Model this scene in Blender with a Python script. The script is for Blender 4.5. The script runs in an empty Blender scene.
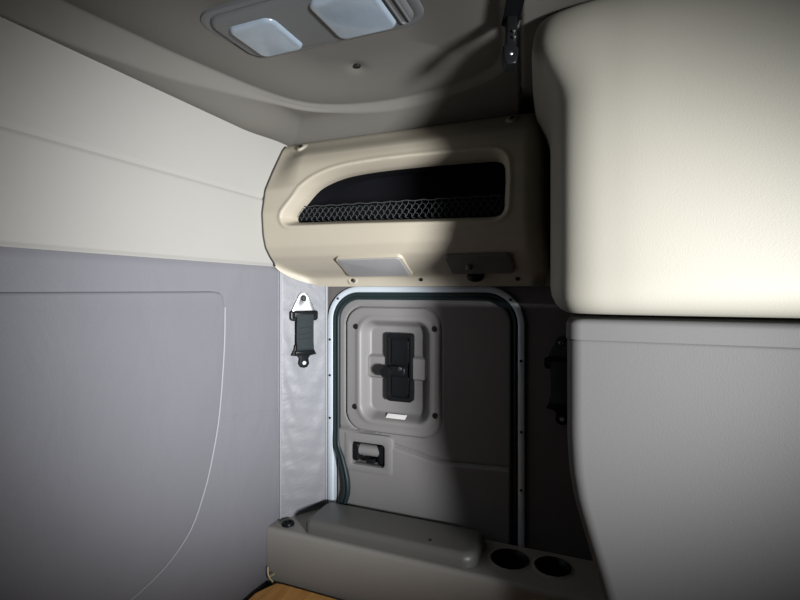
import bpy, bmesh, math, random
import numpy as np
from mathutils import Vector, Matrix
random.seed(4); rng = np.random.default_rng(4)
S = bpy.context.scene
COL = S.collection
PI = math.pi

# ------------------------------------------------------------ materials
def mat(name, col, rough=.6, metal=0., bump=0., bscale=200., var=.06, vscale=6., spec=.5, wr=None, coat=0.):
    m = bpy.data.materials.new(name); m.use_nodes = True
    nt = m.node_tree; N = nt.nodes; L = nt.links
    b = N['Principled BSDF']
    b.inputs['Roughness'].default_value = rough
    b.inputs['Metallic'].default_value = metal
    b.inputs['Specular IOR Level'].default_value = spec
    b.inputs['Coat Weight'].default_value = coat
    tc = N.new('ShaderNodeTexCoord')
    nz = N.new('ShaderNodeTexNoise'); nz.inputs['Scale'].default_value = vscale; nz.inputs['Detail'].default_value = 4
    L.new(tc.outputs['Object'], nz.inputs['Vector'])
    cr = N.new('ShaderNodeMix'); cr.data_type = 'RGBA'
    a = [max(0, c*(1-var)) for c in col]; c2 = [min(1, c*(1+var)) for c in col]
    cr.inputs[6].default_value = (*a, 1); cr.inputs[7].default_value = (*c2, 1)
    L.new(nz.outputs['Fac'], cr.inputs[0]); L.new(cr.outputs[2], b.inputs['Base Color'])
    prev = None
    if bump:
        n2 = N.new('ShaderNodeTexNoise'); n2.inputs['Scale'].default_value = bscale; n2.inputs['Detail'].default_value = 3
        L.new(tc.outputs['Object'], n2.inputs['Vector'])
        bp = N.new('ShaderNodeBump'); bp.inputs['Strength'].default_value = bump; bp.inputs['Distance'].default_value = .002
        L.new(n2.outputs['Fac'], bp.inputs['Height']); prev = bp
    if wr:   # larger wrinkles: (scale xyz, strength, distance)
        mp = N.new('ShaderNodeMapping'); mp.inputs['Scale'].default_value = wr[0]
        L.new(tc.outputs['Object'], mp.inputs['Vector'])
        n3 = N.new('ShaderNodeTexNoise'); n3.inputs['Scale'].default_value = 1; n3.inputs['Detail'].default_value = 5
        n3.inputs['Distortion'].default_value = .8
        L.new(mp.outputs['Vector'], n3.inputs['Vector'])
        bp2 = N.new('ShaderNodeBump'); bp2.inputs['Strength'].default_value = wr[1]; bp2.inputs['Distance'].default_value = wr[2]
        L.new(n3.outputs['Fac'], bp2.inputs['Height'])
        if prev: L.new(prev.outputs['Normal'], bp2.inputs['Normal'])
        prev = bp2
    if prev: L.new(prev.outputs['Normal'], b.inputs['Normal'])
    return m

M = {}
M['headliner'] = mat('headliner_fabric', (0.1321,0.1253,0.1125), .9, bump=.25, bscale=500, spec=.2)
M['cream']     = mat('cream_vinyl', (0.2696,0.2635,0.2454), .6, bump=.15, bscale=350, spec=.35, var=.02)
M['mauve']     = mat('mauve_vinyl', (0.1429,0.1426,0.1574), .6, bump=.2, bscale=350, spec=.35, var=.03, wr=((5,5,3),.25,.02))
M['corner']    = mat('quilted_vinyl', (0.1480,0.1499,0.1630), .5, bump=.15, bscale=300, spec=.45, var=.03, wr=((22,22,40),.3,.006))
M['beige']     = mat('beige_plastic', (0.3015,0.2702,0.2164), .5, bump=.12, bscale=450, spec=.4, var=.03)
M['door']      = mat('taupe_plastic', (0.1422,0.1368,0.1354), .5, bump=.12, bscale=450, spec=.4, var=.04)
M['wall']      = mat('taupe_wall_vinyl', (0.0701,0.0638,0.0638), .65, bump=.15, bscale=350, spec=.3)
M['ledge']     = mat('ledge_plastic', (0.2269,0.2159,0.1979), .5, bump=.15, bscale=450, spec=.35, var=.04)
M['lid']       = mat('lid_vinyl', (0.0938,0.0922,0.0863), .42, bump=.15, bscale=400, spec=.5, var=.04)
M['cabinet']   = mat('cabinet_cream', (0.2153,0.2059,0.1739), .55, bump=.12, bscale=400, spec=.35, var=.02)
M['lower']     = mat('lower_grey', (0.0707,0.0690,0.0682), .6, bump=.12, bscale=400, spec=.3, var=.03)
M['alu']       = mat('brushed_aluminium', (0.5000,0.5500,0.6000), .35, metal=.35, bump=.05, bscale=600, var=.05)
M['rubber']    = mat('rubber_seal', (0.0100,0.0170,0.0190), .45, spec=.25, var=.1, bump=.05)
M['black']     = mat('black_plastic', (0.0060,0.0067,0.0075), .30, spec=.09, var=.1, bump=.05)
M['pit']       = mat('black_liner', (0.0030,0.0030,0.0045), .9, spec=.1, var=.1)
M['net']       = mat('net_cord', (0.0278,0.0325,0.0325), .6, spec=.4, var=.1)
M['web']       = mat('belt_webbing', (0.0099,0.0156,0.0184), .7, bump=.6, bscale=900, spec=.3)
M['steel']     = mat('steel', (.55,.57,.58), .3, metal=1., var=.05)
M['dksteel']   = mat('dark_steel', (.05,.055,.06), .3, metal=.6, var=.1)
M['screw']     = mat('screw_black', (0.0112,0.0105,0.0097), .4, metal=.4)
M['lamp']      = mat('lamp_housing', (0.1125,0.1162,0.1200), .4, bump=.08, spec=.45)
M['lens']      = mat('frosted_lens', (0.2574,0.3110,0.3700), .22, bump=.1, bscale=90, spec=.6, var=.16, vscale=28, coat=.4)
M['pale']      = mat('pale_lens', (0.2100,0.2063,0.2100), .35, spec=.5, var=.03)
M['dim']       = mat('grey_lamp_panel', (0.0975,0.0938,0.0900), .45, spec=.4)
M['sticker']   = mat('white_sticker', (0.5250,0.5100,0.4950), .5, var=.02)
M['piping']    = mat('dark_piping', (0.0150,0.0142,0.0128), .6, var=.1)
M['lightpipe'] = mat('grey_piping', (0.2100,0.2100,0.2250), .5, var=.03)
M['straw']     = mat('straw', (.62,.5,.25), .7)
M['floor']     = mat('dark_floor', (0.0090,0.0090,0.0097), .8)

def wood():
    m = bpy.data.materials.new('plywood'); m.use_nodes = True
    nt = m.node_tree; N = nt.nodes; L = nt.links; b = N['Principled BSDF']
    tc = N.new('ShaderNodeTexCoord'); mp = N.new('ShaderNodeMapping'); mp.inputs['Scale'].default_value = (14, 1.3, 5)
    mp.inputs['Rotation'].default_value = (0, 0, .12)
    nz = N.new('ShaderNodeTexNoise'); nz.inputs['Scale'].default_value = 2.2; nz.inputs['Detail'].default_value = 6; nz.inputs['Distortion'].default_value = 1.2
    cr = N.new('ShaderNodeValToRGB'); e = cr.color_ramp.elements
    e[0].position = .3; e[0].color = (.72,.31,.075,1); e[1].position = .72; e[1].color = (.95,.54,.155,1)
    L.new(tc.outputs['Object'], mp.inputs['Vector']); L.new(mp.outputs['Vector'], nz.inputs['Vector'])
    L.new(nz.outputs['Fac'], cr.inputs['Fac']); L.new(cr.outputs['Color'], b.inputs['Base Color'])
    b.inputs['Roughness'].default_value = .5
    return m
M['wood'] = wood()

# ------------------------------------------------------------ helpers
def link(name, verts, faces, m, parent=None, ang=35, smooth=True, recalc=True):
    me = bpy.data.meshes.new(name)
    me.from_pydata([tuple(map(float, v)) for v in verts], [], [tuple(int(i) for i in f) for f in faces])
    if recalc:
        bm = bmesh.new(); bm.from_mesh(me)
        bmesh.ops.remove_doubles(bm, verts=bm.verts, dist=1e-6)
        bmesh.ops.recalc_face_normals(bm, faces=bm.faces)
        bm.to_mesh(me); bm.free()
    me.materials.append(m)
    if smooth:
        me.polygons.foreach_set('use_smooth', [True]*len(me.polygons))
        me.set_sharp_from_angle(angle=math.radians(ang))
    o = bpy.data.objects.new(name, me); COL.objects.link(o)
    if parent: o.parent = parent
    return o

def empty(name, loc=(0,0,0), rz=0):
    o = bpy.data.objects.new(name, None); COL.objects.link(o)
    o.location = loc; o.rotation_euler = (0,0,rz); o.empty_display_size = .05
    return o
def tag(o, label, cat, group=None):
    o['label'] = label; o['category'] = cat
    if group: o['group'] = group
    return o
def struct(o, label=None, cat=None):
    o['kind'] = 'structure'
    if label: o['label'] = label
    if cat: o['category'] = cat
    return o

class MB:
    """collects shapes of ONE part"""
    def __init__(s): s.v = []; s.f = []
    def add(s, v, f):
        k = len(s.v); s.v += [tuple(p) for p in v]; s.f += [tuple(i+k for i in q) for q in f]
    def build(s, name, m, parent=None, ang=35): return link(name, s.v, s.f, m, parent, ang)

def ss(a, b, x):
    t = np.clip((np.asarray(x, float)-a)/(b-a), 0, 1); return t*t*(3-2*t)

def rrect(x0, x1, y0, y1, r, n=7):
    rs = r if isinstance(r, (tuple, list)) else (r,)*4      # bl, br, tr, tl
    out = []
    for (cx, cy, a0, q) in ((x0+rs[0], y0+rs[0], PI, rs[0]), (x1-rs[1], y0+rs[1], 1.5*PI, rs[1]),
                            (x1-rs[2], y1-rs[2], 0, rs[2]), (x0+rs[3], y1-rs[3], .5*PI, rs[3])):
        for i in range(n):
            a = a0 + .5*PI*i/(n-1); out.append((cx+q*math.cos(a), cy+q*math.sin(a)))
    return out
def inset(poly, d):
    n = len(poly); out = []
    for i in range(n):
        p0 = Vector(poly[i-1]); p1 = Vector(poly[i]); p2 = Vector(poly[(i+1) % n])
        t = (p1-p0); u = (p2-p1)
        t = t.normalized() if t.length > 1e-9 else u.normalized(); u = u.normalized() if u.length > 1e-9 else t
        nn = Vector((-(t.y+u.y), t.x+u.x))
        nn = nn.normalized() if nn.length > 1e-9 else Vector((-t.y, t.x))
        c = max(.5, nn.dot(Vector((-t.y, t.x))))
        q = p1 + nn*(d/c); out.append((q.x, q.y))
    return out
def plate(mb, outline, h0, h1, bev, mp, steps=4):
    """bevelled slab from an outline (counter-clockwise), from height h0 up to h1"""
    n = len(outline); rings = [[(x, y, h0) for x, y in outline]]
    for i in range(steps+1):
        a = .5*PI*i/steps
        q = inset(outline, bev*(1-math.cos(a)))
        rings.append([(x, y, h1-bev+bev*math.sin(a)) for x, y in q])
    v = [mp(*p) for r in rings for p in r]; f = []
    for k in range(len(rings)-1):
        for i in range(n):
            j = (i+1) % n; f.append((k*n+i, k*n+j, (k+1)*n+j, (k+1)*n+i))
    f.append(tuple(range((len(rings)-1)*n, len(rings)*n))); f.append(tuple(range(n-1, -1, -1)))
    mb.add(v, f)
def ring(mb, outer, inner, h0, h1, bev, mp):
    """a frame: outer and inner outline with equal point counts"""
    n = len(outer)
    rs = [[(x,y,h0) for x,y in outer], [(x,y,h1-bev) for x,y in outer], [(x,y,h1-.3*bev) for x,y in inset(outer,bev*.3)], [(x,y,h1) for x,y in inset(outer,bev)],
          [(x,y,h1) for x,y in inset(inner,-bev)], [(x,y,h1-.3*bev) for x,y in inset(inner,-bev*.3)], [(x,y,h1-bev) for x,y in inner], [(x,y,h0) for x,y in inner]]
    v = [mp(*p) for r in rs for p in r]; f = []; K = len(rs)
    for k in range(K):
        k2 = (k+1) % K
        for i in range(n):
            j = (i+1) % n; f.append((k*n+i, k*n+j, k2*n+j, k2*n+i))
    mb.add(v, f)
def box(mb, x0, x1, y0, y1, z0, z1, bev=.002):
    w = min(x1-x0, y1-y0)
    plate(mb, rrect(x0, x1, y0, y1, min(bev*1.2, w*.45), 4), z0, z1, min(bev, (z1-z0)*.5), lambda u, v, h: (u, v, h))
def lathe(mb, prof, mp, n=24):
    """prof = [(radius, h)...] around local axis h"""
    v = []; f = []
    for r, h in prof:
        for i in range(n):
            a = 2*PI*i/n; v.append(mp(r*math.cos(a), r*math.sin(a), h))
    for k in range(len(prof)-1):
        for i in range(n):
            j = (i+1) % n; f.append((k*n+i, k*n+j, (k+1)*n+j, (k+1)*n+i))
    f.append(tuple(range(n))); f.append(tuple(range((len(prof)-1)*n, len(prof)*n)))
    mb.add(v, f)
def sweep(mb, path, sec, N, closed=False):
    """sweep a closed section (b, n) along a path; N = plane normal giving the n direction"""
    N = Vector(N).normalized(); P = [Vector(p) for p in path]; m = len(P); n = len(sec); v = []; f = []
    for i in range(m):
        if closed: T = P[(i+1) % m]-P[i-1]
        else: T = P[min(i+1, m-1)]-P[max(i-1, 0)]
        T.normalize(); B = T.cross(N).normalized(); N2 = B.cross(T).normalized()
        for b, q in sec: v.append(P[i]+B*b+N2*q)
    for i in range(m if closed else m-1):
        i2 = (i+1) % m
        for k in range(n):
            k2 = (k+1) % n; f.append((i*n+k, i*n+k2, i2*n+k2, i2*n+k))
    if not closed: f.append(tuple(range(n))); f.append(tuple(range((m-1)*n, m*n)))
    mb.add(v, f)
def circ(r, n=10, r2=None): return [(r*math.cos(2*PI*i/n), (r2 or r)*math.sin(2*PI*i/n)) for i in range(n)]
def smooth_path(pts, per=8):
    P = [Vector(p) for p in pts]; out = []
    for i in range(len(P)-1):
        a = P[max(i-1,0)]; b = P[i]; c = P[i+1]; d = P[min(i+2, len(P)-1)]
        for k in range(per):
            t = k/per
            out.append(.5*((2*b)+(c-a)*t+(2*a-5*b+4*c-d)*t*t+(3*b-a-3*c+d)*t**3))
    out.append(P[-1]); return out
def sdrr(x, y, x0, x1, y0, y1, r):
    cx, cy, hx, hy = (x0+x1)/2, (y0+y1)/2, (x1-x0)/2, (y1-y0)/2
    qx = np.abs(x-cx)-hx+r; qy = np.abs(y-cy)-hy+r
    return np.hypot(np.maximum(qx,0), np.maximum(qy,0))+np.minimum(np.maximum(qx,qy),0)-r
def sdpoly(x, y, poly):
    x = np.asarray(x, float).ravel(); y = np.asarray(y, float).ravel()
    d = np.full(x.shape, 1e9); ins = np.zeros(x.shape, bool); n = len(poly)
    for i in range(n):
        (ax, ay), (bx, by) = poly[i], poly[(i+1) % n]
        ex, ey = bx-ax, by-ay; L = ex*ex+ey*ey+1e-15
        t = np.clip(((x-ax)*ex+(y-ay)*ey)/L, 0, 1)
        d = np.minimum(d, np.hypot(x-ax-t*ex, y-ay-t*ey))
        c = (ay > y) != (by > y)
        xi = ax+(y-ay)*ex/(ey if abs(ey) > 1e-12 else 1e-12)
        ins ^= c & (x < xi)
    return np.where(ins, -d, d)
def gridfaces(nx, ny):
    i, j = np.meshgrid(np.arange(nx-1), np.arange(ny-1), indexing='ij')
    a = (i*ny+j).ravel(); return np.stack([a, a+ny, a+ny+1, a+1], 1)
def closed_grid(nx, ny, V, back):
    """front grid V (nx*ny) closed by a perimeter wall down to back(v) and a back face"""
    F = [tuple(f) for f in gridfaces(nx, ny)]
    per = [i*ny for i in range(nx)]+[(nx-1)*ny+j for j in range(1, ny)]+[i*ny+ny-1 for i in range(nx-2, -1, -1)]+[j for j in range(ny-2, 0, -1)]
    V = [tuple(v) for v in V]; k = len(V); V += [back(V[p]) for p in per]; m = len(per)
    for i in range(m):
        j = (i+1) % m; F.append((per[i], per[j], k+j, k+i))
    F.append(tuple(range(k, k+m)))
    return V, F

# planes of the place (metres; camera eye at z = 0)
XL = -.998          # left wall
YB = 1.5            # back wall with the luggage door
ZF = -.975          # floor
back = lambda u, v, h: (u, YB-h, v)

# ------------------------------------------------------------ floor
mb = MB(); box(mb, XL-.03, 1.7, -1.0, YB+.05, ZF-.03, ZF, .001)
struct(mb.build('floor', M['floor']), 'dark floor under the bare wooden bunk board', 'floor')

# ------------------------------------------------------------ left wall
def wallgrid(y0, y1, z0, z1, ny, nz, hf):
    ys = np.linspace(y0, y1, ny); zs = np.linspace(z0, z1, nz); Y, Z = np.meshgrid(ys, zs, indexing='ij')
    H = hf(Y, Z); V = np.stack([XL+H.ravel(), Y.ravel(), Z.ravel()], 1)
    return closed_grid(ny, nz, V, lambda p: (XL-.03, p[1], p[2]))
def seam(d, w): return -.004*np.exp(-(d/w)**2)
def lower_h(Y, Z):
    zl = np.interp(Y, [-1, .99, 1.05, 1.34], [-.36, -.365, -.376, -.415])
    h = seam(Z-zl, .005)
    h = h - .006*ss(.066, .08, Z)
    return h + .0015*np.sin(7*Y+2*Z)*np.sin(9*Z)
v, f = wallgrid(-1.0, 1.50, ZF, .08, 130, 150, lower_h)
wl = struct(link('wall_left', v, f, M['mauve']), 'mauve-grey vinyl lower half of the left wall', 'wall')
def upper_h(Y, Z):
    h = .004 + seam(Z-.30, .005)
    e = np.minimum(Z-.08, .60-Z); return h - .008*(1-ss(0, .012, e))
v, f = wallgrid(-1.0, 1.50, .08, .60, 60, 150, upper_h)
o = link('upper_panel', v, f, M['cream'], wl); o['label'] = 'cream upper vinyl panel with a seam'
# raised pad with rounded edge
padp = smooth_path([(1.085,-.05,0),(1.083,-.15,0),(1.075,-.25,0),(1.062,-.36,0),(1.042,-.45,0),(1.005,-.56,0),(.94,-.66,0),(.80,-.72,0),(.5,-.74,0)], 5)
outl = [(p.x, p.y) for p in padp] + [(-.9,-.74)] + [(-.9,-.004)] + [(1.04,-.004),(1.066,-.008),(1.079,-.02)]
outl = outl[::-1]
if sum(outl[i-1][0]*outl[i][1]-outl[i][0]*outl[i-1][1] for i in range(len(outl))) < 0: outl = outl[::-1]
mb = MB(); plate(mb, outl, -.02, .009, .008, lambda u, v, h: (XL+h, u, v)); mb.build('raised_pad', M['mauve'], wl, 60)
mb = MB(); sweep(mb, [(XL+.003, p.x+.002, p.y) for p in padp], circ(.0042, 8), (1,0,0)); mb.build('piping', M['lightpipe'], wl)

# ------------------------------------------------------------ diagonal corner panel
c0 = Vector((XL, 1.347)); c1 = Vector((-.891, 1.5)); cdir = (c1-c0).normalized(); cn = Vector((cdir.y, -cdir.x)); cw = (c1-c0).length
crz = math.atan2(cdir.y, cdir.x)
def corner(u, v, h):
    p = c0+cdir*u+cn*h; return (p.x, p.y, v)
us = np.linspace(0, cw, 40); zs = np.linspace(-.965, .09, 200); U, Z = np.meshgrid(us, zs, indexing='ij')
e = np.minimum(U, cw-U)
H = .005*ss(0, .012, e) + .0022*np.sin(38*Z+9*np.sin(14*U))*ss(.0,.05,e)*ss(.05,-.35,Z)*.6 + .0012*np.sin(95*Z+31*U)*np.sin(23*Z)*ss(0,.04,e)
V = [corner(u, z, h) for u, z, h in zip(U.ravel(), Z.ravel(), H.ravel())]
v, f = closed_grid(40, 200, V, lambda p: (p[0]-cn.x*.03, p[1]-cn.y*.03, p[2]))
wc = struct(link('wall_corner', v, f, M['corner']), 'pale wrinkled vinyl panel across the corner left of the door', 'wall')
for u in (.006, cw-.008):
    mb = MB(); sweep(mb, [corner(u, z, .005) for z in np.linspace(-.96, .085, 30)], circ(.0035, 8), (cn.x, cn.y, 0)); mb.build('piping', M['lightpipe'], wc)

# ------------------------------------------------------------ back wall around the door
DX0, DX1, DZ0, DZ1 = -.868, -.206, -.90, -.010
mb = MB(); n = 9
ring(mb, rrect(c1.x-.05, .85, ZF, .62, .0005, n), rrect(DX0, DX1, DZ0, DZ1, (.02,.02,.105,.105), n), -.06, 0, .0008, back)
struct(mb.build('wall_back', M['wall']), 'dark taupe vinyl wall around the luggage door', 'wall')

# ------------------------------------------------------------ luggage door
nx, nz = 190, 250
xs = np.linspace(DX0+.006, DX1-.006, nx); zs = np.linspace(-.88, DZ1-.006, nz); X, Z = np.meshgrid(xs, zs, indexing='ij')
def door_h(X, Z):
    dP = sdrr(X, Z, -.812, -.463, -.498, -.060, .068)
    dR = sdrr(X, Z, -.756, -.494, -.456, -.104, .052)
    h = np.zeros_like(X)
    h += .007*ss(.004, -.005, dP) - .004*np.exp(-((dP-.004)/.004)**2)
    h += .004*np.exp(-((dR-.006)/.010)**2)
    rec = ss(0, -.028, dR)
    h -= .040*rec
    dM = sdrr(X, Z, -.738, -.512, -.312, -.232, .012)
    h += .013*ss(.004, -.006, dM)*rec
    zc = np.interp(X, [-.87,-.70,-.625,-.56,-.50,-.463,-.40,-.2], [-.495,-.505,-.540,-.552,-.566,-.571,-.570,-.560])
    dz = Z-zc
    h += .010*ss(.004, -.008, dz) - .004*np.exp(-((dz-.003)/.004)**2)
    dH = sdrr(X, Z, -.792, -.659, -.622, -.538, .012)
    h -= .05*ss(.002, -.004, dH)
    ed = -sdrr(X, Z, DX0+.006, DX1-.006, -.90, DZ1-.006, .10)
    h -= .03*(1-ss(0, .02, ed))
    return h
H = door_h(X, Z)
keep = sdrr(X, Z, DX0+.006, DX1-.006, -.90, DZ1-.006, .10)
# pull outside corners on to the rounded outline
V = np.stack([X.ravel(), YB-H.ravel(), Z.ravel()], 1)
kk = keep.ravel() > 0
for idx in np.where(kk)[0]:
    x, z = V[idx,0], V[idx,2]
    cx = np.clip(x, DX0+.106, DX1-.106); cz = min(z, DZ1-.106)
    l = math.hypot(x-cx, z-cz)
    if l > .10: V[idx,0] = cx+(x-cx)*.10/l; V[idx,2] = cz+(z-cz)*.10/l; V[idx,1] = YB+.03
v, f = closed_grid(nx, nz, V, lambda p: (p[0], YB+.075, p[2]))
door = struct(link('door_1', v, f, M['door'], ang=40, recalc=True), 'taupe moulded luggage door with rounded top corners', 'door')

def screw_at(mp, parent, r=.008, h0=.002, name='screw'):
    mb = MB(); lathe(mb, [(r,h0-.004),(r,h0),(r*.8,h0+r*.28),(r*.38,h0+r*.38),(r*.34,h0+r*.1),(0.0001,h0+r*.1)], mp, 16)
    return mb.build(name, M['screw'], parent)
for (x, z) in ((-.772,-.130),(-.480,-.130),(-.776,-.415),(-.478,-.418)):
    screw_at(lambda u, v, h, x=x, z=z: (x+u, YB-h, z+v), door, .0105, .008)
# black latch plate in the pan
FL = -.027
mb = MB()
ring(mb, rrect(-.6605,-.565,-.388,-.150,.012), rrect(-.648,-.576,-.372,-.166,.008), FL-.01, FL+.020, .004, back)
plate(mb, rrect(-.655,-.570,-.38,-.158,.008), FL-.01, FL+.011, .003, back)
plate(mb, rrect(-.645,-.579,-.258,-.172,.008), FL+.010, FL+.014, .003, back)
plate(mb, rrect(-.645,-.579,-.366,-.300,.008), FL+.010, FL+.014, .003, back)
for (x, z) in ((-.6535,-.17),(-.6535,-.36)):
    lathe(mb, [(.004,FL+.01),(.004,FL+.021),(.002,FL+.023),(.0001,FL+.023)], lambda u, v, h, x=x, z=z: (x+u, YB-h, z+v), 10)
lp = mb.build('latch_plate', M['black'], door); lp['label'] = 'black latch plate in the moulded pan'
mb = MB()
plate(mb, rrect(-.660,-.585,-.297,-.262,.012), FL+.010, FL+.034, .008, back)
lathe(mb, [(.020,FL+.01),(.019,FL+.038),(.021,FL+.044),(.021,FL+.054),(.017,FL+.060),(.0001,FL+.061)], lambda u, v, h: (-.650+u, YB-h, -.281+v), 24)
kn = mb.build('latch_knob', M['black'], lp)
mb = MB(); lathe(mb, [(.0075,FL+.030),(.0075,FL+.037),(.005,FL+.0385),(.0001,FL+.0385)], lambda u, v, h: (-.604+u, YB-h, -.270+v), 16)
mb.build('lock_cylinder', M['dksteel'], lp)
# sticker on the lower lip of the pan
mb = MB(); sl = math.atan2(.036, .020)
plate(mb, rrect(-.660,-.588,-.0075,.0075,.001,3), 0, .0012, .0004, lambda u, v, h: (u+v*.3, YB+.010-h*.9+.75*v, -.440+v*.85+h*.5))
o = mb.build('sticker', M['sticker'], door); o['label'] = 'small white sticker'
# recessed grip plate
mb = MB(); ring(mb, rrect(-.818,-.628,-.646,-.506,(.008,.016,.02,.008)), rrect(-.790,-.661,-.618,-.540,.012), -.006, .012, .006, back)
gp = mb.build('grip_plate', M['door'], door)
mb = MB(); plate(mb, rrect(-.797,-.655,-.628,-.532,.01), -.055, -.046, .002, back); mb.build('grip_pocket', M['pit'], gp)
mb = MB(); sweep(mb, [(x, YB+.018, -.572) for x in np.linspace(-.765,-.682,6)], circ(.020,18), (0,0,1)); o = mb.build('grip_bar', M['door'], gp)
for x in (-.778,-.675):
    mb = MB(); plate(mb, rrect(x-.014,x+.014,-.612,-.545,.0139), -.05, .002, .006, back); mb.build('grip_end', M['black'], gp)
mb = MB(); box(mb, -.735,-.705, YB-.002, YB+.03, -.612, -.598, .002); mb.build('catch_tongue', M['black'], gp)

# aluminium frame strip
def arch(x0, x1, zt, zb, r, n=12):
    p = [(x0, YB, z) for z in np.linspace(zb, zt-r, 26)]
    p += [(x0+r-r*math.cos(a), YB, zt-r+r*math.sin(a)) for a in np.linspace(0, PI/2, n)[1:]]
    p += [(x, YB, zt) for x in np.linspace(x0+r, x1-r, 14)[1:]]
    p += [(x1-r+r*math.sin(a), YB, zt-r+r*math.cos(a)) for a in np.linspace(0, PI/2, n)[1:]]
    p += [(x1, YB, z) for z in np.linspace(zt-r, zb, 26)[1:]]
    return p
fx0, fx1, fzt, fr = -.8765, -.1975, .002, .112
sec = [(-.0105,-.002),(-.0105,.007),(-.0085,.0095),(-.003,.011),(.003,.011),(.0085,.0095),(.0105,.007),(.0112,.004),(.0225,.004),(.0230,-.002)]
mb = MB(); sweep(mb, arch(fx0, fx1, fzt, -.80, fr), sec, (0,-1,0))
tr = struct(mb.build('trim_1', M['alu']), 'silver aluminium strip framing the luggage door', 'door frame')
for (x, z) in ((fx0,-.18),(fx0,-.31),(fx0,-.465),(fx0+.033,-.031),(fx1-.033,-.031),(fx1,-.22),(fx1,-.44),(fx1,-.62)):
    mb = MB(); lathe(mb, [(.0045,.008),(.0045,.0115),(.003,.0135),(.0001,.014)], lambda u, v, h, x=x, z=z: (x+u, YB-h, z+v), 12)
    mb.build('rivet', M['screw'], tr)
# rubber seal, hanging loose at lower left
a = arch(fx0+.0245, fx1-.0245, fzt-.0225, -.80, fr-.0235)
a = [p for p in a if not (p[0] < -.8 and p[2] < -.48)]
loose = smooth_path([(-.838,YB-.012,-.80),(-.820,YB-.016,-.765),(-.805,YB-.018,-.72),(-.808,YB-.016,-.67),(-.829,YB-.010,-.605),(-.849,YB-.004,-.56),(-.852,YB,-.50)], 6)
sec = [(-.0135,-.004),(-.0135,.006),(-.0105,.0105),(-.006,.0115),(-.0025,.0085),(.001,.0085),(.004,.0125),(.009,.0135),(.0135,.010),(.0135,-.004)]
mb = MB(); sweep(mb, [tuple(p) for p in loose]+a, sec, (0,-1,0))
o = mb.build('door_seal', M['rubber'], door, 60); o['label'] = 'black rubber seal coming loose at lower left'

# ------------------------------------------------------------ overhead locker (moulded front with a netted pocket)
LX1 = -.110
locker = empty('overhead_locker', (-.55, 1.43, .012)); LO = Vector(locker.location)
tag(locker, 'beige moulded overhead locker with netted pocket above the luggage door', 'locker')
def lk(name, mbv, mbf, m, ang=35):
    o = link(name, mbv, mbf, m, None, ang); o.data.transform(Matrix.Translation(-LO)); o.parent = locker; return o
kz = np.array([.0,.012,.030,.044,.055,.066,.085,.108,.14,.18,.25,.33,.40,.46,.485,.50,.51])
ky = np.array([1.437,1.436,1.434,1.426,1.402,1.372,1.335,1.300,1.274,1.262,1.256,1.272,1.312,1.350,1.366,1.380,1.397])
zz = np.linspace(0, .51, 512); yy = np.interp(zz, kz, ky); ker = np.hanning(23); ker /= ker.sum()
yy = np.convolve(np.pad(yy, 11, mode='edge'), ker, 'valid')
def yprof(z): return np.interp(z, zz, yy)
pts = [(-.884,.232),(-.876,.222),(-.84,.219),(-.70,.216),(-.5,.210),(-.30,.203),(-.245,.202),(-.222,.208),(-.213,.225),(-.211,.27),(-.212,.312),(-.219,.334),(-.24,.346),(-.30,.349),(-.42,.352),(-.55,.353),(-.65,.350),(-.72,.342),(-.775,.325),(-.82,.300),(-.855,.270),(-.877,.247)]
sp = smooth_path([(p[0],p[1],0) for p in pts]+[(pts[0][0],pts[0][1],0)], 6)[:-1]
OPEN = [(p.x-.020*float(ss(-.6,-.88,p.x))-.006*float(ss(-.30,-.22,p.x)), p.y+.002+.016*float(ss(.24,.32,p.y))) for p in sp]
nx, nt = 420, 270
xs = np.linspace(XL+.001, LX1, nx); ts = np.linspace(0, 1, nt); X, T = np.meshgrid(xs, ts, indexing='ij')
Z0 = .012+.498*T
s_r = np.clip((X-(LX1-.055))/.055, 0, 1); rnd = 1-np.sqrt(np.maximum(0, 1-s_r**2))
sL = np.clip((-.85-X)/.149, 0, 1); zb = .088*(1-np.sqrt(np.maximum(0, 1-.98*sL**2)))
Zl = .012+zb+(.498-zb)*T
Zm = Zl - .035*rnd*ss(.6, 1, T)
Ym = yprof(Zl) + .12*rnd
Ym = np.minimum(Ym, 1.47)
cl = c0.y+(X-c0.x)*(c1.y-c0.y)/(c1.x-c0.x)-.020+.5*ss(.10,.16,Zm)+.5*ss(c1.x-.01,c1.x+.03,X)
Ym = -.012*np.logaddexp(-Ym/.012, -cl/.012)
D = sdpoly(X, Zm, OPEN).reshape(X.shape)
# asymmetric lip: sloping band around the mouth
Ym = Ym - .036*ss(-.985,-.86,X)*ss(.29,.42,Zm)*ss(.497,.43,Zm)
Ybase = Ym.copy()
Ym = Ym + .058*np.clip((.017-D)/.019, 0, 1)**1.3 - .003*np.exp(-((D-.022)/.007)**2)
# screw bosses
for bx, bz in ((-.915,.489),(-.205,.489)):
    Ym = Ym - .010*ss(.020, .010, np.hypot(X-bx, Zm-bz))
bxs = [(-.752,.034),(-.505,.034),(-.20,.034)]
# vertices
Vx, Vz, Vy = X.ravel().copy(), Zm.ravel().copy(), Ym.ravel().copy()
F = gridfaces(nx, nt)
cd = D.ravel()[F].mean(1); F = F[cd > 0]
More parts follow.
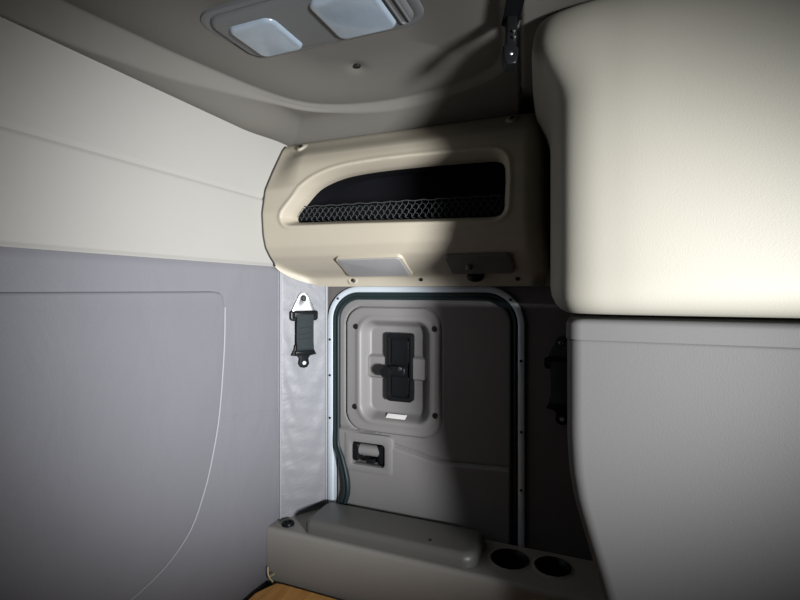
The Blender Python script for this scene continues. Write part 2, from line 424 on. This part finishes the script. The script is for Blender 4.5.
# boundary verts of the hole -> snap on to the outline
used = np.zeros(len(Vx), bool); used[F.ravel()] = True
from collections import Counter
ec = Counter()
for q in F:
    for i in range(4):
        a_, b_ = int(q[i]), int(q[(i+1) % 4]); ec[(min(a_,b_), max(a_,b_))] += 1
bnd = [e for e, c in ec.items() if c == 1]
Dv = D.ravel()
hole_e = [e for e in bnd if abs(Dv[e[0]]) < .02 and abs(Dv[e[1]]) < .02]
hv = sorted({i for e in hole_e for i in e})
OP = np.array(OPEN)
def nearest(x, z):
    best = None
    for i in range(len(OP)):
        a_ = OP[i]; b_ = OP[(i+1) % len(OP)]; e_ = b_-a_; t = np.clip(np.dot((x,z)-a_, e_)/(e_@e_+1e-15), 0, 1); q = a_+t*e_
        dd = np.hypot(*(q-(x,z)))
        if best is None or dd < best[0]: best = (dd, q)
    return best[1]
for i in hv:
    q = nearest(Vx[i], Vz[i]); Vx[i], Vz[i] = q; Vy[i] = Ybase.ravel()[i]+.059
V = [(x, y, z) for x, y, z in zip(Vx, Vy, Vz)]
F = [tuple(q) for q in F]
# outer rim goes back to the wall, mouth rim turns inwards a little
outer_e = [e for e in bnd if e not in set(hole_e)]
def rim(edges, fn):
    mp_ = {}
    for e in edges:
        for i in e:
            if i not in mp_: mp_[i] = len(V); V.append(fn(V[i]))
    for a_, b_ in edges: F.append((a_, b_, mp_[b_], mp_[a_]))
rim(outer_e, lambda p: (p[0], 1.495, p[2]))
rim(hole_e, lambda p: (p[0], p[1]+.012, p[2]))
# drop unused vertices
us_ = sorted({i for q in F for i in q}); re_ = {o_: k for k, o_ in enumerate(us_)}
body = lk('locker_front', [V[i] for i in us_], [tuple(re_[i] for i in q) for q in F], M['beige'], 50)
# dark liner of the pocket
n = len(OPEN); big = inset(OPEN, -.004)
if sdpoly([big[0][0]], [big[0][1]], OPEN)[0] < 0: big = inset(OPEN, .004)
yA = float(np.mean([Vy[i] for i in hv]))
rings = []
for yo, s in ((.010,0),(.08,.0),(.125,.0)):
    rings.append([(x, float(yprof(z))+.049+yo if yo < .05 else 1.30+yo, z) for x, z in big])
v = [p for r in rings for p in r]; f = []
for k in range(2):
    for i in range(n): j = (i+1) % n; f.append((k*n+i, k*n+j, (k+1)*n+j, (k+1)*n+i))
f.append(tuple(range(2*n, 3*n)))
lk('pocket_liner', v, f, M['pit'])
# net
mb = MB(); cwid, chei = .0205, .0175
def npt(x, z): return (x, float(yprof(z))+.054+.002*math.sin(x*40), z)
def inside(x, z, m=.0): return sdpoly([x], [z], OPEN)[0] < m
segs = []
ztop = lambda x: .274-.012*(x+.88)/.67
for r in range(0, 7):
    for c in range(0, 39):
        cx = -.9325+cwid*(c+.5*(r % 2)); cz = .206+r*chei*.77-.018*(cx+.88)/.67
        P6 = [(cx, cz+chei*.5), (cx+cwid*.5, cz+chei*.27), (cx+cwid*.5, cz-chei*.27), (cx, cz-chei*.5), (cx-cwid*.5, cz-chei*.27)]
        segs += [(P6[0],P6[1]),(P6[1],P6[2]),(P6[0],P6[4])]
seen = set()
for a_, b_ in segs:
    key = tuple(sorted(((round(a_[0],4),round(a_[1],4)),(round(b_[0],4),round(b_[1],4)))))
    if key in seen: continue
    seen.add(key)
    if a_[1] > ztop(a_[0])+.002 or b_[1] > ztop(b_[0])+.002: continue
    mg = -.004 if min(a_[0], b_[0]) < -.85 else .001
    if inside(*a_, mg) and inside(*b_, mg):
        p, q = Vector(npt(*a_)), Vector(npt(*b_)); sweep(mb, [p, q], circ(.0010, 5), (0,-1,0))
hem = [npt(x, ztop(x)+.0015*math.sin(x*120)) for x in np.linspace(-.94, -.20, 84) if inside(x, ztop(x), -.006)]
sweep(mb, hem, circ(.0016, 6), (0,-1,0))
lk('mesh_net', mb.v, mb.f, M['net'])
# black piping along the left end
mb = MB(); j0 = [(XL+.004, float(yy_)-.002, float(z_)) for yy_, z_ in zip(Ym[0][::5], Zm[0][::5])]
sweep(mb, j0, circ(.0035, 8), (1,0,0)); lk('edge_piping', mb.v, mb.f, M['piping'])
# screws
for bx, bz in ((-.915,.489),(-.205,.489)):
    mb = MB(); y = float(yprof(bz))-.011
    lathe(mb, [(.0075,-.004),(.0075,.002),(.006,.004),(.003,.0045),(.0025,.002),(.0001,.002)], lambda u, v, h: (bx+u, y-h*.85+v*.3, bz+v*.9-h*.3), 14)
    lk('screw', mb.v, mb.f, M['screw'])
for bx, bz in bxs:
    mb = MB(); y = float(yprof(bz))
    lathe(mb, [(.0065,-.004),(.0065,.002),(.005,.0035),(.003,.0035),(.0025,.001),(.0001,.001)], lambda u, v, h: (bx+u, y-h, bz+v), 14)
    o = lk('screw', mb.v, mb.f, M['screw'])
mb = MB(); ring(mb, [(-.752+.018*math.cos(a), .034+.017*math.sin(a)) for a in np.linspace(0,2*PI,25)[:-1]], [(-.752+.010*math.cos(a), .034+.010*math.sin(a)) for a in np.linspace(0,2*PI,25)[:-1]], -.002, .003, .001, lambda u,v,h: (u, 1.432-h, v))
lk('screw_washer', mb.v, mb.f, M['beige'])
# lamp panels under the pocket, on the sloping underside
def slope(u, v, h): return (u, 1.352-.886*v-.464*h, .0735+.464*v-.886*h)
mb = MB(); ring(mb, rrect(-.748,-.520,-.060,.062,.016), rrect(-.738,-.530,-.052,.054,.012), -.012, .004, .002, slope); o = lk('lamp_bezel', mb.v, mb.f, M['beige'])
mb = MB(); plate(mb, rrect(-.741,-.527,-.054,.057,.014), -.012, .006, .004, slope)
o = lk('lamp_lens', mb.v, mb.f, M['pale']); o['label'] = 'pale frosted lamp lens under the pocket'
mb = MB(); plate(mb, rrect(-.392,-.200,-.050,.055,.016), -.012, .004, .004, slope)
o = lk('lamp_panel', mb.v, mb.f, M['dim']); o['label'] = 'grey panel carrying the small swivel lamp'
mb = MB(); lathe(mb, [(.010,0),(.009,.012),(.007,.018),(.0001,.018)], lambda u, v, h: slope(-.327+u, v*.9+.0, h), 14)
stem = lk('lamp_stem', mb.v, mb.f, M['dim'])
mb = MB(); prof = [(.0001,-.014)]+[(.027*math.sin(a), -.014*math.cos(a)) for a in np.linspace(.25, PI-.25, 10)]+[(.0001,.014)]
lathe(mb, prof, lambda u, v, h: (-.322+u, 1.408+v*.6-h*.4, .040+h*1.05+v*.25), 22)
o = lk('lamp_head', mb.v, mb.f, M['black']); o['label'] = 'black swivel lamp head'

# ------------------------------------------------------------ ceiling
CR = [(-.985,-1.0),(-.985,.4),(-.955,.75),(-.915,.95),(-.868,1.12),(-.815,1.215),(-.74,1.268),(-.64,1.297),(-.52,1.305),(-.38,1.283),(-.27,1.24),(-.205,1.19),(-.174,1.12),(-.158,1.02),(-.145,.90),(-.138,.6),(-.138,-1.0)]
spc = smooth_path([(p[0],p[1],0) for p in CR], 5); CRP = [(p.x,p.y) for p in spc]
def ceil_z(X, Y):
    d = sdpoly(X, Y, CRP).reshape(np.shape(X))
    w = np.minimum(X-XL, 1.42-Y)
    z = .497+.014*ss(1.15, 1.38, Y)+(.052-.014*ss(1.15, 1.38, Y))*ss(0, .15, w)
    xs_ = -.134-.123*np.maximum(Y-.99, -.4)
    z = np.where(X > xs_-.01, np.maximum(z, .545*ss(-.04,-.0,X-xs_)), z)
    z = z + (.567+.025*ss(-.02,-.24,d)-z)*ss(.004, -.020, d)
    z += .004*np.exp(-((d+.004)/.0035)**2)*ss(-.66,-.80,X)
    z = z + .0045*np.exp(-((X-xs_)/.004)**2)*ss(1.40,1.3,Y)
    # dimple round the screw
    z = z + .006*np.exp(-(np.hypot(X+.571, Y-1.111)/.022)**2)
    return z
xs = np.concatenate([np.linspace(XL-.02, -.10, 230), np.linspace(-.095, 1.7, 40)]); ys = np.concatenate([np.linspace(-1.0, .55, 25), np.linspace(.56, 1.50, 230)])
X, Y = np.meshgrid(xs, ys, indexing='ij'); Zc = ceil_z(X, Y)
v, f = closed_grid(len(xs), len(ys), np.stack([X.ravel(), Y.ravel(), Zc.ravel()], 1), lambda p: (p[0], p[1], .66))
ceil = struct(link('ceiling', v, f, M['headliner'], ang=60), 'warm grey headliner with a recessed rounded centre panel', 'ceiling')
zs_ = float(ceil_z(np.array([-.571]), np.array([1.111]))[0])
screw_at(lambda u, v, h: (-.571+u, 1.111+v, zs_-.0-h), ceil, .010, .003)

# ------------------------------------------------------------ dome light
ZD = .592
dome = empty('ceiling_lamp', (-.56,.87,ZD)); tag(dome, 'grey oval twin-lens dome light on the headliner', 'ceiling lamp')
dm = lambda u, v, h: (u+.0, v-.0, -h)
def down(u, v, h): return (u+.56-.56, v, -h)
mb = MB(); ring(mb, rrect(-.239,.240,-.106,.103,(.055,.05,.055,.055),9), rrect(-.215,.215,-.088,.088,(.04,.035,.04,.04),9), -.004, .010, .006, dm); mb.build('bezel', M['lamp'], dome)
mb = MB(); plate(mb, rrect(-.218,.218,-.091,.091,(.042,.036,.042,.042),9), -.004, .016, .012, dm); hs = mb.build('housing', M['lamp'], dome)
for (x0, x1) in ((-.186,-.062),(.030,.176)):
    mb = MB(); plate(mb, rrect(x0,x1,-.056 if x0 < 0 else -.07,.080,.024,8), .008, .0235, .010, dm); o = mb.build('lens', M['lens'], dome); o['label'] = 'frosted bluish lens'
mb = MB(); ring(mb, rrect(.183,.205,-.07,.075,.009), rrect(.187,.201,-.066,.071,.006), .008, .020, .001, dm); mb.build('switch', M['lamp'], dome)

# ------------------------------------------------------------ black bracket hanging from the ceiling seam
hb = empty('hanging_bracket', (-.147,.962,.551), math.radians(16)); hb.scale = (1,1,.74); tag(hb, 'black metal bracket hanging from the ceiling beside the cream cabinet', 'bracket')
mb = MB(); box(mb, -.017,.017,-.12,.024,-.008,.002,.004); box(mb, -.011,.011,-.014,.014,-.05,-.006,.004); mb.build('mounting_base', M['black'], hb)
mb = MB(); XZ = lambda y0: (lambda u, v, h: (u, y0-h, v))
plate(mb, [(-.010,-.104),(.007,-.104),(.011,-.060),(.011,-.020),(.003,-.014),(-.006,-.020),(-.012,-.060)], -.012,.012,.004, XZ(0)); mb.build('link', M['black'], hb)
mb = MB(); plate(mb, [(-.018,-.090),(-.017,-.122),(-.012,-.139),(.008,-.139),(.011,-.124),(.013,-.098),(.006,-.084),(-.012,-.082)], -.017,.017,.005, XZ(0)); hk = mb.build('hook_block', M['black'], hb)
for (x, z, r) in ((.003,-.052,.003),(.004,-.068,.003),(-.003,-.112,.0045)):
    mb = MB(); lathe(mb, [(r,.010),(r,.0185),(r*.6,.0195),(.0001,.0195)], lambda u, v, h: (x+u, -h, z+v), 12); mb.build('rivet', M['steel'], hb)

# ------------------------------------------------------------ seat belt stubs
def belt(loc, rz, label, dark=False):
    r = empty('seat_belt', loc, rz); r.scale = (1,1,.94); tag(r, label, 'seat belt')
    m = lambda u, v, h: (u, -h, v)
    # anchor plate: triangle with a hole
    tri = smooth_path([(-.040,-.048,0),(-.044,-.060,0),(-.036,-.066,0),(0,-.067,0),(.036,-.066,0),(.044,-.060,0),(.040,-.048,0),(.027,-.020,0),(.014,.006,0),(0,.013,0),(-.014,.006,0),(-.027,-.020,0),(-.040,-.048,0)], 4)[:-1]
    tri = [(p.x, p.y) for p in tri]; k = len(tri)
    a0 = [math.atan2(p[1]+.010, p[0]) for p in tri]
    hole = [(.0105*math.cos(a), -.010+.0105*math.sin(a)) for a in a0]
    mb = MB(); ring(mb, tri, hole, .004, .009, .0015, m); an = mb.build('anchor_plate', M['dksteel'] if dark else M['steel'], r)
    mb = MB(); lathe(mb, [(.0095,0),(.0095,.010),(.006,.0125),(.003,.0125),(.0001,.0105)], lambda u, v, h: (u, -h, -.010+v), 18); mb.build('bolt', M['dksteel'], an)
    mb = MB(); ring(mb, rrect(-.051,.051,-.094,-.056,(.012,.012,.008,.008)), rrect(-.036,.036,-.080,-.068,.004), .007, .016, .003, m); plate(mb, rrect(-.040,.040,-.082,-.060,.004), .014, .023, .003, m); mb.build('loop_bar', M['black'], r)
    # webbing folded through both ends
    mb = MB(); w = .031
    path = [(0,-.012,-.066),(0,-.019,-.070),(0,-.021,-.082),(0,-.019,-.105),(0,-.018,-.14),(0,-.019,-.175),(0,-.022,-.193),(0,-.018,-.202)]
    sweep(mb, smooth_path(path, 4), [(-w,-.003),(-w,.003),(-w+.002,.004),(w-.002,.004),(w,.003),(w,-.003)], (0,-1,0)); wb = mb.build('webbing', M['web'], r)
    mb = MB(); sweep(mb, [(0,-.010,z) for z in np.linspace(-.07,-.195,8)], [(-w-.004,-.002),(-w-.004,.002),(w-.006,.002),(w-.006,-.002)], (0,-1,0)); mb.build('webbing_fold', M['web'], r)
    mb = MB()
    for z in (-.118,-.142,-.160): sweep(mb, [(x,-.0225,z+(.002*math.sin(x*90))) for x in np.linspace(-.025,.025,10)], circ(.0012,6), (0,-1,0))
    mb.build('stitching', M['web'], wb)
    # latch end
    sh = smooth_path([(-.046,-.222,0),(-.036,-.200,0),(-.034,-.184,0),(-.026,-.181,0),(.026,-.181,0),(.034,-.184,0),(.036,-.200,0),(.046,-.222,0),(.022,-.226,0),(.016,-.236,0),(.019,-.256,0),(.012,-.268,0),(0,-.271,0),(-.012,-.268,0),(-.019,-.256,0),(-.016,-.236,0),(-.022,-.226,0)],1)
    sh = [(p.x,p.y) for p in sh]
    if sum(sh[i-1][0]*sh[i][1]-sh[i][0]*sh[i-1][1] for i in range(len(sh))) < 0: sh = sh[::-1]
    mb = MB(); plate(mb, sh, .005, .012, .002, m); te = mb.build('latch_tongue', M['black'], r)
    mb = MB(); plate(mb, rrect(-.036,.036,-.222,-.204,.004), .012, .021, .004, m); mb.build('latch_cover', M['black'], te)
    mb = MB(); lathe(mb, [(.007,.011),(.007,.0128),(.0001,.0128)], lambda u, v, h: (u, -h, -.252+v), 14); mb.build('tongue_hole', M['steel'], te)
    return r
p = corner(.088, 0, .006)
belt((p[0], p[1], -.020), crz, 'black seat belt stub hanging on the pale corner panel', False)
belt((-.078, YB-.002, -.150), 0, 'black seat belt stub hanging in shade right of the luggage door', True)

# ------------------------------------------------------------ ledge under the door
LZ = -.792; LY = 1.287
ledge = empty('storage_ledge', (-.45, 1.39, ZF)); tag(ledge, 'low grey moulded ledge below the luggage door', 'ledge'); EO = Vector(ledge.location)
def lg(name, mb, m, parent=None, ang=35):
    o = mb.build(name, m, None, ang); o.data.transform(Matrix.Translation(-EO)); o.parent = parent or ledge; return o
# body: grid top with two cup wells, front rounded
CUPS = [(-.218,1.400,.050),(-.098,1.408,.046)]
nx = 260; xs = np.linspace(XL, .34, nx)
fr_ = .014
prof = [(LY, ZF)]+[(LY, z) for z in np.linspace(ZF+.03, LZ-fr_, 6)]+[(LY+fr_-fr_*math.cos(a), LZ-fr_+fr_*math.sin(a)) for a in np.linspace(0, PI/2, 6)[1:]]+[(y, LZ) for y in np.linspace(LY+.018, YB-.016, 46)]
X = np.repeat(xs, len(prof)).reshape(nx, -1); Yp = np.tile([p[0] for p in prof], (nx,1)).astype(float); Zp = np.tile([p[1] for p in prof], (nx,1)).astype(float)
# the left end runs into the diagonal corner panel: pull the back edge forward there
lim = np.where(X < c1.x, c0.y+(X-c0.x)*(c1.y-c0.y)/(c1.x-c0.x)-.004, YB-.016); lim = np.minimum(lim, YB-.016)
Yp = np.where(Yp > LY+.016, LY+.016+(Yp-LY-.016)*(lim-LY-.016)/(YB-.016-LY-.016), Yp)
for cx, cy, r in CUPS:
    d = np.hypot(X-cx, Yp-cy)-r
    top = Yp > LY+.016
    Zp = np.where(top, Zp-.07*ss(.002,-.009,d)+.004*np.exp(-((d-.005)/.004)**2), Zp)
v, f = closed_grid(nx, len(prof), np.stack([X.ravel(), Yp.ravel(), Zp.ravel()],1), lambda p: (p[0], p[1], ZF))
mb = MB(); mb.add(v, f); lg('ledge_body', mb, M['ledge'])
for cx, cy, r in CUPS:
    mb = MB(); lathe(mb, [(r-.008,LZ-.068),(r-.006,LZ-.012),(r-.001,LZ+.001),(r+.003,LZ+.004),(r+.006,LZ+.003),(r+.004,LZ-.002),(r-.004,LZ-.070)], lambda u, v, h: (cx+u, cy+v, h), 32)
    o = lg('cup_holder', mb, M['black'])
# padded lid
mb = MB()
plate(mb, rrect(-.872,-.300,1.305,1.470,(.030,.045,.03,.03),10), LZ-.002, LZ+.040, .022, lambda u, v, h: (u, v-(.030*max(0,(-.80-u)/.07) if False else 0), h), 6)
lid = lg('padded_lid', mb, M['lid'], None, 60)
mb = MB(); lathe(mb, [(.005,LZ+.038),(.005,LZ+.041),(.0001,LZ+.0415)], lambda u, v, h: (-.445+u, 1.345+v, h), 10); lg('screw', mb, M['screw'])
# round black knob
mb = MB(); lathe(mb, [(.021,LZ-.002),(.021,LZ+.005),(.019,LZ+.009),(.013,LZ+.010),(.011,LZ+.006),(.0001,LZ+.006)], lambda u, v, h: (-.945+u, 1.330+v, h), 24)
o = lg('knob', mb, M['black'])

# ------------------------------------------------------------ bunk board
mb = MB()
outl = [(XL+.018,-.95),(-.20,-.95),(-.20,.97),(.045,.97),(.045,LY-.016),(XL+.075,LY-.016),(XL+.052,LY-.020),(XL+.022,LY-.085)]
plate(mb, outl, ZF, -.953, .003, lambda u, v, h: (u, v, h))
tag(mb.build('bunk_board', M['wood']), 'orange-brown bare plywood bunk board in front of the ledge', 'board')
# straw scrap in the corner
mb = MB()
sweep(mb, smooth_path([(XL+.012,LY-.012,-.915),(XL+.018,LY-.016,-.940),(XL+.040,LY-.022,-.951)],4), circ(.0022,6), (0,-1,0))
sweep(mb, smooth_path([(XL+.022,LY-.016,-.942),(XL+.040,LY-.014,-.930)],3), circ(.0018,6), (0,-1,0))
tag(mb.build('straw_scrap', M['straw']), 'tiny pale yellow straw scrap in the ledge corner on the bunk board', 'scrap')

# ------------------------------------------------------------ cream upper cabinet on the right
cab = empty('wall_cabinet', (.25,1.25,-.046)); tag(cab, 'tall cream cabinet with rounded corner hanging at the right', 'cabinet'); CO = Vector(cab.location)
base = [(-.092,1.495),(-.098,1.42),(-.099,1.35),(-.092,1.24),(-.082,1.12),(-.073,1.025),(-.063,.975),(-.045,.945),(-.012,.926),(.035,.916),(.12,.909),(.35,.905)]
cpts = smooth_path([(a_,b_,0) for a_, b_ in base], 5)
nC = len(cpts); zlv = [-.046,-.045,-.040,-.030,-.015,.005,.03,.08,.15,.22,.28,.30,.32,.34,.36,.38,.40,.42,.44,.46,.48,.495,.508,.518,.526,.532,.536,.539,.541]
V = []
for z in zlv:
    b = .050; ins = 0
    if z < -.046+b: s_ = (-.046+b-z)/b; ins = b*(1-math.sqrt(max(0,1-s_*s_)))
    tb = .010
    if z > .541-tb: s_ = (z-(.541-tb))/tb; ins = tb*(1-math.sqrt(max(0,1-s_*s_)))
    fl = .042*float(ss(.36,.50,z)); capw = 0
    if z > .46: s_ = (z-.46)/.0811; capw = .03*(1-math.sqrt(max(0,1-s_*s_)))
    for p in cpts:
        c = Vector((.30,1.5,0)); d_ = (c-p); d_.z = 0; d_.normalize()
        q = p+d_*ins
        q = q+Vector((.35,1,0))*(capw*float(ss(1.25,.98,p.y)))
        q = q+Vector((-fl*float(ss(.06,-.06,p.x)), 0, 0))
        q.y = min(q.y, 1.495)
        V.append((q.x, q.y, z))
    V += [(.75,min(.905+capw,1.2),z),(.75,1.495,z)]
k = nC+2; F = []
for r in range(len(zlv)-1):
    for i in range(k):
        j = (i+1) % k; F.append((r*k+i, r*k+j, (r+1)*k+j, (r+1)*k+i))
F.append(tuple(range(k))); F.append(tuple(range((len(zlv)-1)*k, len(zlv)*k)))
o = link('cabinet_body', V, F, M['cabinet'], None, 50); o.data.transform(Matrix.Translation(-CO)); o.parent = cab
# upper cabinet finger catch outside the photo's edge is left out

# ------------------------------------------------------------ grey lower cabinet on the right
lc = empty('side_cabinet', (.25,1.13,ZF)); tag(lc, 'grey side cabinet with a cut-away lower edge under the cream cabinet', 'cabinet'); QO = Vector(lc.location)
def xl(z): return float(np.interp(z, [-.975,-.80,-.66,-.58,-.50,-.43,-.37,-.30,-.06], [.075,.055,.034,.014,-.010,-.030,-.040,-.044,-.044]))
def loft(zl, y0, y1, r, grow=0, topr=.012):
    V = []; rows = []
    for z in zl:
        ins = 0
        if z > zl[-1]-topr: s_ = (z-zl[-1]+topr)/topr; ins = topr*(1-math.sqrt(max(0,1-s_*s_)))
        x0 = xl(z)-grow+ins; ya = y0-grow+ins
        row = [(x0, y1, z), (x0, ya+r+.06, z)]+[(x0+r-r*math.cos(a), ya+r-r*math.sin(a), z) for a in np.linspace(0,PI/2,8)]+[(.4, ya, z),(.75, ya, z),(.75, y1, z)]
        rows.append(row)
    k = len(rows[0]); V = [p for r_ in rows for p in r_]; F = []
    for q in range(len(rows)-1):
        for i in range(k):
            j = (i+1) % k; F.append((q*k+i, q*k+j, (q+1)*k+j, (q+1)*k+i))
    F.append(tuple(range(k))); F.append(tuple(range((len(rows)-1)*k, len(rows)*k)))
    return V, F
zl = list(np.linspace(ZF,-.112,40))+[-.106,-.102,-.099,-.097]
V, F = loft(zl, 1.014, 1.282, .030, 0, .008); o = link('cabinet_body', V, F, M['lower'], None, 40); o.data.transform(Matrix.Translation(-QO)); o.parent = lc
V, F = loft([-.100,-.092,-.08,-.07,-.066,-.062,-.059,-.058], 1.012, 1.282, .030, .002, .012); o = link('top_rail', V, F, M['lower'], None, 40); o.data.transform(Matrix.Translation(-QO)); o.parent = lc

# ------------------------------------------------------------ camera
cd_ = bpy.data.cameras.new('camera'); cam = bpy.data.objects.new('camera', cd_); COL.objects.link(cam)
cd_.sensor_fit = 'HORIZONTAL'; cd_.sensor_width = 36; cd_.lens = 470*36/800
cd_.shift_y = -10/800; cd_.clip_start = .02
cam.location = (0,0,0); cam.rotation_euler = (PI/2, 0, math.radians(22))
S.camera = cam

# ------------------------------------------------------------ light: a lamp in the open cab side, low and to the right
ld = bpy.data.lights.new('cab_lamp', 'SPOT'); lo = bpy.data.objects.new('cab_lamp', ld); COL.objects.link(lo)
ld.energy = 860; ld.color = (.97,.985,1.0); ld.spot_size = math.radians(44.5); ld.spot_blend = 1.0; ld.shadow_soft_size = .17
lo.location = (1.33,-.28,-.22)
lo.rotation_euler = (Vector((-.80,1.31,.0))-Vector(lo.location)).to_track_quat('-Z','Y').to_euler()
w = bpy.data.worlds.new('world'); S.world = w; w.use_nodes = True
bg = w.node_tree.nodes['Background']; bg.inputs['Color'].default_value = (.9,.93,1,1); bg.inputs['Strength'].default_value = .022

S.view_settings.view_transform = 'Standard'; S.view_settings.look = 'None'
S.view_settings.exposure = 0; S.view_settings.gamma = 1; S.view_settings.use_curve_mapping = False
